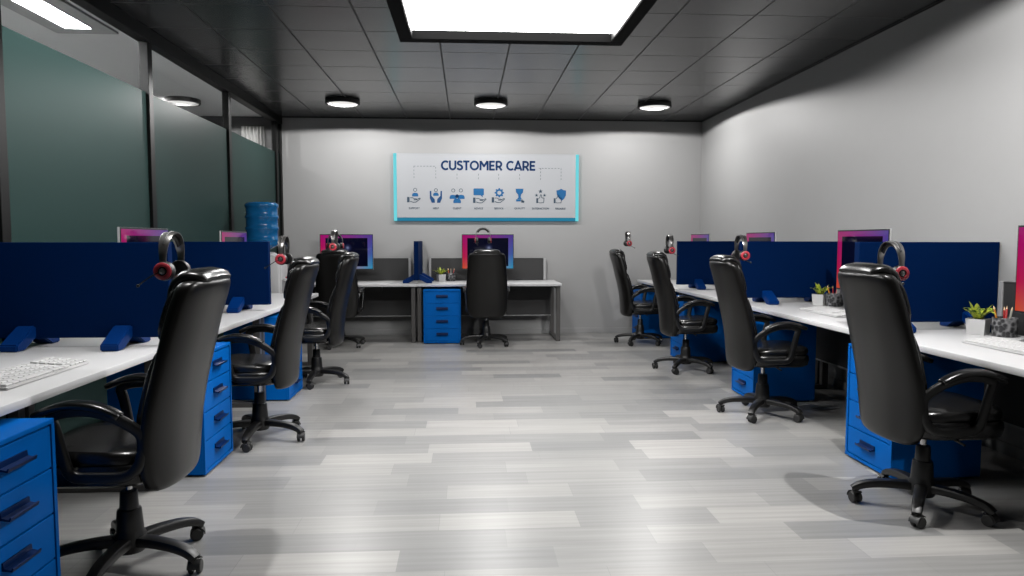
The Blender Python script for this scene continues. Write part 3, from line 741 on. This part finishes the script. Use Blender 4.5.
    def cat(L, f):                                  # Catmull-Rom through a list
        i = min(int(f), len(L)-2); u = f-i
        a, b, c, d = L[max(i-1, 0)], L[i], L[i+1], L[min(i+2, len(L)-1)]
        return 0.5*((2*b)+(-a+c)*u+(2*a-5*b+4*c-d)*u*u+(-a+3*b-3*c+d)*u**3)
    rxs = [rear_x(z) + (0.085-th)*0.5 for z, th in zip(zs, ts)]
    for _ in range(2): rxs = [rxs[0]]+[(rxs[q-1]+2*rxs[q]+rxs[q+1])/4 for q in range(1, len(rxs)-1)]+[rxs[-1]]
    rings = []
    for q in range(3*(len(zs)-1)+1):
        f = q/3
        z, w, th, rx = cat(zs, f), cat(ws, f), cat(ts, f), cat(rxs, f)
        ring_ = []
        n_ = 36
        for k in range(n_):
            a = 2*PI*k/n_
            c, s = math.cos(a), math.sin(a)
            x = math.copysign(abs(c)**(2/3.4), c)*th/2; y = math.copysign(abs(s)**(2/3.4), s)*w/2
            bow = 0.035*(y/0.25)**2              # sides wrap forward
            ring_.append(V(rx+th/2+x+bow, y, z))
        rings.append(ring_)
    loft(bm, rings); sh = obj('backrest', bm, M['shell'], t); sh['label'] = 'grey-black leather rear shell'
    # front cushion in two rolls
    def pad(name, z0, z1, w0, w1, th, mm, off=0.07, nn=9, p=3.0):
        bm = bmesh.new(); rings = []
        for i in range(nn):
            f = i/(nn-1); z = z0+(z1-z0)*f
            e = max(0.06, (1-abs(2*f-1)**3.0)) ** 0.5
            w = (w0+(w1-w0)*f)*(0.82+0.18*e); tt = th*e
            rx = rear_x(z)+off
            ring_ = []
            for k in range(32):
                a = 2*PI*k/32; c, s = math.cos(a), math.sin(a)
                x = math.copysign(abs(c)**(2/p), c)*tt/2; y = math.copysign(abs(s)**(2/p), s)*w/2
                ring_.append(V(rx+tt*0.3+x+0.035*(y/0.25)**2, y, z))
            rings.append(ring_)
        loft(bm, rings); return obj(name, bm, mm, t)
    pad('lumbar_cushion', 0.50, 0.955, 0.455, 0.455, 0.072, M['leather'], 0.062)
    pad('back_cushion', 0.935, 1.17, 0.45, 0.43, 0.068, M['leather'], 0.064)
    # headrest pillow folding over the top
    bm = bmesh.new(); rings = []
    prof = [(1.02, -0.265, 0.02), (1.04, -0.258, 0.05), (1.09, -0.262, 0.06), (1.14, -0.272, 0.064), (1.17, -0.285, 0.068), (1.186, -0.308, 0.07), (1.19, -0.335, 0.066), (1.187, -0.362, 0.06), (1.182, -0.382, 0.048), (1.179, -0.394, 0.022)]
    for i, (z, xx, th) in enumerate(prof):
        j0 = prof[max(i-1, 0)]; j1 = prof[min(i+1, len(prof)-1)]
        tx, tz = j1[1]-j0[1], j1[0]-j0[0]; L = math.hypot(tx, tz); tx /= L; tz /= L
        nx_, nz_ = tz, -tx                        # outward (front/up)
        w = [0.27, 0.30, 0.32, 0.325, 0.325, 0.325, 0.322, 0.318, 0.305, 0.285][i]
        ring_ = []
        for k in range(32):
            a = 2*PI*k/32; c, s = math.cos(a), math.sin(a)
            q = math.copysign(abs(c)**(2/3.0), c)*th/2; y = math.copysign(abs(s)**(2/3.0), s)*w/2
            ring_.append(V(xx+nx_*q+0.02*(y/0.2)**2, y, z+nz_*q))
        rings.append(ring_)
    loft(bm, rings); obj('headrest', bm, M['leather'], t)
    # arms
    for s in (-1, 1):
        y = s*0.264
        bm = bmesh.new()
        loop = [(0.15, y, 0.692), (0.03, y, 0.712), (-0.075, y, 0.685), (-0.168, y*0.93, 0.62), (-0.175, y*0.91, 0.57), (-0.158, y*0.92, 0.485), (-0.11, y*0.93, 0.446), (0.0, y*0.94, 0.448), (0.09, y*0.94, 0.45), (0.108, y*0.97, 0.52), (0.13, y, 0.64)]
        sweep(bm, smooth_path(loop, 2, True), 0.042, 0.03, up=(0, 1, 0), closed=True, n=12, power=3)
        # tilt section: up is y so first size runs in the loop plane
        ar = obj('armrest', bm, M['plastic'], t)
        bm = bmesh.new()
        P = smooth_path([(0.20, y, 0.69), (0.15, y, 0.71), (0.085, y, 0.73), (0.005, y, 0.726), (-0.05, y, 0.71), (-0.105, y, 0.682)], 2)
        tp = [0.7+0.3*math.sin(PI*min(1, max(0, i/(len(P)-1)))) ** 0.5 for i in range(len(P))]
        sweep(bm, P, 0.066, 0.034, n=14, power=3, taper=tp); obj('arm_pad', bm, M['leather'], ar)
    return t
RCX, LCX = 2.258, -1.38
ch = make_chair('black leather office chair at the right-hand desk nearest the camera')
ch.location = (RCX, 3.335, 0)
for k in range(1, 4): dup(ch, (RCX-0.01*k, 3.35+1.885*k, 0), 0, 'black leather office chair at the right-hand desk ' + ordn[k], None)
for k in range(3): dup(ch, (LCX-0.013*k, 2.93+1.88*k, 0), PI, 'black leather office chair at the left-hand desk ' + ordn[k], None)
dup(ch, (0.245, 9.0, 0), PI/2, 'black leather office chair seen from behind, under the customer care board', None)
dup(ch, (-1.585, 9.0, 0), PI/2, 'black leather office chair seen from behind at the back left desk', None)

# ------------------------------------------------------------------ headsets
def make_headset(label):
    t = thing('headset', label, 'headset', (0, 0, 0), 0, 'black headsets with red ear cups')
    R = 0.088
    bm = bmesh.new(); P = []
    for k in range(25):
        a = PI*k/24
        P.append((0, R*math.cos(a), 0.05+0.095*math.sin(a)))
    P = [(0, R, 0.0)]+P+[(0, -R, 0.0)]
    rings = []
    for i, p in enumerate(P):
        q0, q1 = Vector(P[max(i-1, 0)]), Vector(P[min(i+1, len(P)-1)])
        tg = (q1-q0).normalized(); sd = V(1, 0, 0); up = tg.cross(sd)
        wd = 0.012+0.012*math.sin(PI*i/(len(P)-1))
        rings.append([Vector(p)+sd*wd*cx_+up*0.0035*cy_ for cx_, cy_ in ((-1, -0.6), (-0.7, -1), (0.7, -1), (1, -0.6), (1, 0.6), (0.7, 1), (-0.7, 1), (-1, 0.6))])
    loft(bm, rings); hb = obj('headband', bm, M['steel'], t)
    bm = bmesh.new(); P2 = [(0, 0.92*p[1], 0.05+(p[2]-0.05)*0.92) for p in P[5:-5]]
    sweep(bm, P2, 0.03, 0.012, up=(1, 0, 0), n=10); obj('band_padding', bm, M['plastic'], hb)
    for s in (-1, 1):
        mt = Matrix.Translation((0, s*(R-0.004), -0.005)) @ Matrix.Rotation(-s*PI/2, 4, 'X')
        bm = bmesh.new(); lathe(bm, [(0, -0.026), (0.03, -0.026), (0.037, -0.022), (0.039, -0.014), (0.037, -0.004), (0.036, 0.008), (0.032, 0.012), (0, 0.012)], 28, mt); e = obj('ear_cup', bm, M['plastic'], t)
        bm = bmesh.new(); rg = []
        for r, z in [(0.034, 0.0085), (0.034, 0.014), (0.03, 0.017), (0.019, 0.017), (0.017, 0.0125)]:
            rg.append([mt @ V(r*math.cos(2*PI*k/28), r*math.sin(2*PI*k/28), z) for k in range(28)])
        loft(bm, rg, closed=True); e2 = obj('red_ring', bm, M['red'], e); e2['label'] = 'red ring on the ear cup'
        bm = bmesh.new(); lathe(bm, [(0, 0.012), (0.012, 0.012), (0.011, 0.018), (0.006, 0.02), (0, 0.02)], 18, mt); obj('cap', bm, M['steel'], e)
    bm = bmesh.new(); P = smooth_path([(0.0, R+0.01, -0.005), (0.035, R+0.012, -0.02), (0.075, R+0.004, -0.045), (0.105, R-0.02, -0.062)], 2)
    tube(bm, P, 0.0028, 8); mb = obj('microphone_boom', bm, M['plastic'], t)
    bm = bmesh.new(); bmesh.ops.create_uvsphere(bm, u_segments=12, v_segments=8, radius=0.007, matrix=Matrix.Translation((0.107, R-0.022, -0.063))); obj('microphone', bm, M['plastic'], mb)
    return t
hs = make_headset('black headset with red ear cup at the right-hand chair nearest the camera')
hs.location = (2.066, 3.35, 1.178)
hr = ['in mid row before the nearest right-hand divider', 'above the chair before the farthest right-hand divider', 'over the farthest right-hand chair, against the bare back wall']
for k, z in ((1, 1.222), (2, 1.235), (3, 1.295)): dup(hs, (2.055, 3.35+1.885*k, z), 0, 'black headset with red ear cup ' + hr[k-1], None)
hl = ['at the nearest left-hand chair', 'at the second left-hand chair, beside the water cooler', 'at the third left-hand chair, before the back left monitor']
for k, (x, z) in enumerate(((-1.178, 1.216), (-1.211, 1.212), (-1.222, 1.275))): dup(hs, (x, 2.93+1.88*k, z), PI, 'black headset with red ear cup ' + hl[k], None)
dup(hs, (0.2, 8.80, 1.335), PI/2, 'black headset whose arched band shows above the back chair under the board', None)
dup(hs, (-1.60, 8.80, 1.27), PI/2, 'black headset over the back left chair, in front of the monitor', None)

# ------------------------------------------------------------------ monitors (screen faces local +x)
def make_monitor(label):
    t = thing('monitor', label, 'monitor', (0, 0, ZT), 0, 'flat monitors with a pink and blue picture')
    z0, z1 = 0.165, 0.645
    W = 0.71
    bm = bmesh.new(); box(bm, -0.004, 0.012, -W/2, W/2, z0, z1, 0.004); obj('housing', bm, M['white_plastic'], t, smooth=False)
    bm = bmesh.new(); box(bm, 0.0118, 0.016, -W/2+0.001, W/2-0.001, z0+0.001, z1-0.001, 0.001, 1); obj('bezel', bm, M['bezel'], t, smooth=False)
    bm = bmesh.new(); box(bm, -0.0015, 0.0015, -SW/2, SW/2, -SH/2, SH/2); sc = obj('screen', bm, M['screen'], t, smooth=False); sc.location = (0.0162, 0, (z0+z1)/2+0.001); sc['label'] = 'lit screen with pink, purple and blue border'
    bm = bmesh.new(); box(bm, -0.05, -0.003, -0.12, 0.12, 0.28, 0.48, 0.012); obj('hub', bm, M['white_plastic'], t, smooth=False)
    bm = bmesh.new(); sweep(bm, smooth_path([(-0.075, 0, 0.006), (-0.07, 0, 0.15), (-0.058, 0, 0.3), (-0.045, 0, 0.38)], 2), 0.055, 0.028, up=(1, 0, 0), n=12, power=4); obj('stand_neck', bm, M['white_plastic'], t)
    bm = bmesh.new(); box(bm, -0.15, 0.09, -0.13, 0.13, 0.0005, 0.012, 0.004); obj('stand_base', bm, M['white_plastic'], t, smooth=False)
    return t
mo = make_monitor('monitor on the right-hand desk nearest the camera, cut by the frame')
mo.location = (3.02, 3.36, ZT); mo.rotation_euler = (0, 0, PI)
for k in range(1, 4): dup(mo, (3.02, 3.36+1.895*k, ZT), PI, 'monitor on the right-hand desk ' + ordn[k], None)
dup(mo, (-2.15, 4.90, ZT), 0, 'monitor showing above the large left-hand divider, nearest on that side', None)
dup(mo, (-2.15, 6.72, ZT), 0, 'monitor showing above the left-hand divider beside the water cooler', None)
dup(mo, (0.285, 9.72, ZT), -PI/2, 'monitor on the back desk under the customer care board', None)
dup(mo, (-1.615, 9.72, ZT), -PI/2, 'monitor on the back desk in the left corner', None)

# ------------------------------------------------------------------ keyboards (local x across, y depth, user at -y)
def make_keyboard(label, keys):
    t = thing('keyboard', label, 'keyboard', (0, 0, ZT), 0, 'white keyboards')
    bm = bmesh.new()
    P = [(-0.075, 0.0008), (-0.075, 0.010), (0.075, 0.024), (0.075, 0.0008)]
    a = [bm.verts.new((-0.225, p[0], p[1])) for p in P]; b2 = [bm.verts.new((0.225, p[0], p[1])) for p in P]
    bm.faces.new(a); bm.faces.new(list(reversed(b2)))
    for i in range(4): bm.faces.new((a[i], b2[i], b2[(i+1) % 4], a[(i+1) % 4]))
    bmesh.ops.recalc_face_normals(bm, faces=bm.faces[:]); bmesh.ops.bevel(bm, geom=bm.edges[:], offset=0.003, segments=2, affect='EDGES')
    obj('body', bm, M['kb'], t, smooth=False)
    me = {}
    for r in range(5):
        y = -0.056+0.028*r
        z = 0.010+0.0933*(y+0.075)
        if r == 0: row = [(-0.2, .03), (-0.168, .03), (-0.136, .03), (-0.05, .138), (0.038, .03), (0.07, .03), (0.102, .03)]
        else: row = [(-0.2025+0.0262*i, 0.0225) for i in range(12)]
        row += [(0.137+0.0262*i, 0.0225) for i in range(4)]
        for x, w in row:
            if w not in me:
                bm = bmesh.new(); box(bm, -w/2, w/2, -0.0115, 0.0115, 0, 0.007, 0.002, 1)
                o = obj('key', bm, M['key'], t, smooth=False); me[w] = o.data
            else:
                o = bpy.data.objects.new('key', me[w]); COL.objects.link(o); o.parent = t
            o.location = (x, y, z); o.rotation_euler = (0.093, 0, 0)
    return t
kb = make_keyboard('white keyboard on the left-hand desk nearest the camera', True)
kb.location = (-1.82, 3.04, ZT); kb.rotation_euler = (0, 0, PI/2); kb.scale = (1.3, 1.3, 1.15)
dup(kb, (2.81, 3.43, ZT), -PI/2, 'white keyboard on the right-hand desk nearest the camera', None)
dup(kb, (2.77, 5.27, ZT), -PI/2, 'white keyboard on the right-hand desk second from the camera', None)

# ------------------------------------------------------------------ plants and pencil cups
def make_plant(label):
    t = thing('potted_plant', label, 'plant', (0, 0, ZT), 0, 'small green plants in white square pots')
    bm = bmesh.new()
    def sq(w, z): return [V(-w, -w, z), V(w, -w, z), V(w, w, z), V(-w, w, z)]
    loft(bm, [sq(0.046, 0.0008), sq(0.052, 0.095), sq(0.046, 0.095), sq(0.044, 0.07)])
    bmesh.ops.recalc_face_normals(bm, faces=bm.faces[:]); obj('pot', bm, M['pot'], t, smooth=False)
    bm = bmesh.new(); box(bm, -0.0445, 0.0445, -0.0445, 0.0445, 0.071, 0.08, 0.003); obj('soil', bm, M['soil'], t, smooth=False)
    rnd = random.Random(5)
    for k in range(13):
        a = 2*PI*k/13+rnd.uniform(-0.2, 0.2); L = rnd.uniform(0.10, 0.145); out = rnd.uniform(0.3, 1.05)
        if k in (2, 8): L, out = 0.175, 1.15
        bm = bmesh.new(); rings = []
        d = V(math.cos(a), math.sin(a), 0); sd = V(-math.sin(a), math.cos(a), 0)
        for i in range(9):
            f = i/8
            p = d*(0.008+L*out*f*0.85)+V(0, 0, 0.078+L*(f*1.05-0.62*out*f*f))
            w = 0.019*math.sin(PI*(0.16+0.84*f))**0.8*(1.0)+0.0006
            if k in (2, 8): w *= 0.6
            rings.append([p-sd*w+V(0, 0, 0.004), p+V(0, 0, -0.0012), p+sd*w+V(0, 0, 0.004), p+V(0, 0, 0.0012)])
        loft(bm, rings); obj('leaf', bm, M['leaf'], t)
    return t
pots = [((3.058, 4.055, ZT), 'green spiky plant in white pot on the right-hand desk nearest the camera'),
        ((3.07, 5.99, ZT), 'green spiky plant in white pot on the second right-hand desk'),
        ((-0.355, 9.80, ZT), 'green plant in white pot on the back desk beside the navy divider')]
pl = make_plant(pots[0][1]); pl.location = pots[0][0]; pl.rotation_euler = (0, 0, 0.62)
dup(pl, pots[1][0], 0.62, pots[1][1], None); dup(pl, pots[2][0], 0.4, pots[2][1], None)

def make_cup(label):
    t = thing('pencil_cup', label, 'pencil cup', (0, 0, ZT), 0, 'marbled pencil cups')
    bm = bmesh.new(); rg = []
    for r, z in [(0.05, 0.006), (0.052, 0.0008), (0.06, 0.0008), (0.065, 0.02), (0.065, 0.108), (0.063, 0.112), (0.059, 0.108), (0.058, 0.008)]:
        rg.append([V(r*math.cos(2*PI*k/32), r*math.sin(2*PI*k/32), z) for k in range(32)])
    loft(bm, rg, closed=True); obj('wall', bm, M['cup'], t).name = 'cup_wall'
    bm = bmesh.new(); lathe(bm, [(0, 0.001), (0.0505, 0.001), (0.0505, 0.006), (0, 0.006)], 32); obj('cup_base', bm, M['cup'], t)
    return t
cups = [((3.142, 3.95, ZT), 'right-hand desk nearest the camera'), ((3.135, 5.875, ZT), 'second right-hand desk'), ((-0.22, 9.84, ZT), 'back desk')]
cp0 = make_cup('marbled black pencil cup on the ' + cups[0][1]); cp0.location = cups[0][0]
for p, l in cups[1:]: dup(cp0, p, 0, 'marbled black pencil cup on the ' + l, None)
def make_pencil(cn, m_):
    t = thing('pencil', '', 'pencil', (0, 0, 0), 0, None)
    bm = bmesh.new(); lathe(bm, [(0, 0), (0.0055, 0), (0.0055, 0.155), (0, 0.155)], 6); obj('shaft', bm, m_, t, smooth=False)
    bm = bmesh.new(); lathe(bm, [(0, 0.155), (0.0053, 0.155), (0.001, 0.174), (0, 0.175)], 6); obj('tip', bm, M['pen_tip'], t)
    t.name = 'pencil'; return t
specs = [('red', M['pen_red'], (0.016, 0.016), (0.13, -0.1)), ('orange', M['pen_orange'], (-0.016, 0.012), (-0.1, -0.13)), ('pale', M['pen_white'], (0.0, -0.018), (0.2, 0.02)), ('deep red', M['pen_red'], (-0.012, -0.012), (0.1, -0.17))]
side = {0: 'leaning left', 1: 'standing near the middle', 2: 'leaning far over', 3: 'leaning right'}
base = []
for i, (cn, m_, off, tl_) in enumerate(specs):
    for j, (p, l) in enumerate(cups):
        lab = '%s pencil %s in the cup on the %s' % (cn, side[i], l)
        if j == 0:
            q = make_pencil(cn, m_); base.append(q); q['label'] = lab
        else:
            q = dup(base[i], (0, 0, 0), 0, lab, None)
        q['group'] = 'pencils in the cup on the ' + l
        q.location = (p[0]+off[0], p[1]+off[1], ZT+0.0068)
        q.rotation_euler = (-off[1]*11, off[0]*11, 0)

# ------------------------------------------------------------------ water cooler
t = thing('water_cooler', 'white water cooler by the glass beyond the left-hand desks', 'water cooler', (-2.225, 8.0, 0))
bm = bmesh.new(); box(bm, -0.2, 0.2, -0.2, 0.2, 0.01, 1.17, 0.018, 3); obj('body', bm, M['white_plastic'], t)
bm = bmesh.new(); box(bm, 0.195, 0.208, -0.15, 0.15, 0.62, 1.10, 0.01, 2); fp = obj('front_panel', bm, M['white_plastic'], t)
bm = bmesh.new(); box(bm, 0.202, 0.212, -0.105, 0.105, 0.66, 0.90, 0.004); n_ = obj('niche', bm, M['outlet'], t, smooth=False)
for s in (-1, 1):
    bm = bmesh.new(); box(bm, 0.208, 0.265, s*0.05-0.016, s*0.05+0.016, 0.885, 0.915, 0.004); tube(bm, [(0.252, s*0.05, 0.89), (0.252, s*0.05, 0.855)], 0.009, 10); tp_ = obj('tap', bm, M['white_plastic'], t)
    bm = bmesh.new(); box(bm, 0.235, 0.27, s*0.05-0.012, s*0.05+0.012, 0.915, 0.932, 0.003); obj('tap_lever', bm, M['red'] if s < 0 else M['blue'], tp_)
bm = bmesh.new(); box(bm, 0.205, 0.29, -0.11, 0.11, 0.645, 0.665, 0.004); obj('drip_tray', bm, M['outlet'], t, smooth=False)
bm = bmesh.new(); lathe(bm, [(0, 1.165), (0.15, 1.165), (0.15, 1.185), (0.12, 1.2), (0, 1.2)], 32); obj('collar', bm, M['white_plastic'], t).location = (-0.02, 0, 0)
bt = thing('water_bottle', 'large blue water bottle standing on the white cooler', 'water bottle', (-2.245, 8.0, 1.2))
bm = bmesh.new()
prof = [(0, 0.001), (0.05, 0.001), (0.06, 0.012), (0.075, 0.03), (0.13, 0.05), (0.16, 0.075), (0.168, 0.1)]
for zc in (0.135, 0.26, 0.385):
    prof += [(0.168, zc-0.02), (0.176, zc-0.012), (0.179, zc), (0.176, zc+0.012), (0.168, zc+0.02), (0.167, zc+0.05)]
prof += [(0.168, 0.48), (0.177, 0.492), (0.18, 0.51), (0.174, 0.526), (0.155, 0.54), (0.13, 0.545), (0, 0.54)]
lathe(bm, prof, 48); obj('bottle_body', bm, M['bottle'], bt, ang=60)

# ------------------------------------------------------------------ camera, world, view
cam = bpy.data.cameras.new('camera'); cam.lens = 25.0; cam.sensor_width = 36.0; cam.clip_start = 0.02
co = bpy.data.objects.new('camera', cam); COL.objects.link(co)
co.location = (0, 0, 1.331); co.rotation_euler = (PI/2-0.0671, 0, -0.0633)
scene.camera = co
w = bpy.data.worlds.new('world'); scene.world = w; w.use_nodes = True
w.node_tree.nodes['Background'].inputs[0].default_value = (0.05, 0.05, 0.055, 1); w.node_tree.nodes['Background'].inputs[1].default_value = 0.3
vs = scene.view_settings
scene.display_settings.display_device = 'sRGB'
vs.view_transform = 'Standard'; vs.look = 'None'; vs.gamma = 1.0; vs.exposure = 0.0; vs.use_curve_mapping = False
try:
    scene.cycles.use_denoising = True
    scene.cycles.max_bounces = 8; scene.cycles.diffuse_bounces = 1; scene.cycles.glossy_bounces = 4
    scene.cycles.transparent_max_bounces = 8; scene.cycles.caustics_reflective = False; scene.cycles.caustics_refractive = False
    scene.cycles.sample_clamp_indirect = 6.0
except Exception: pass
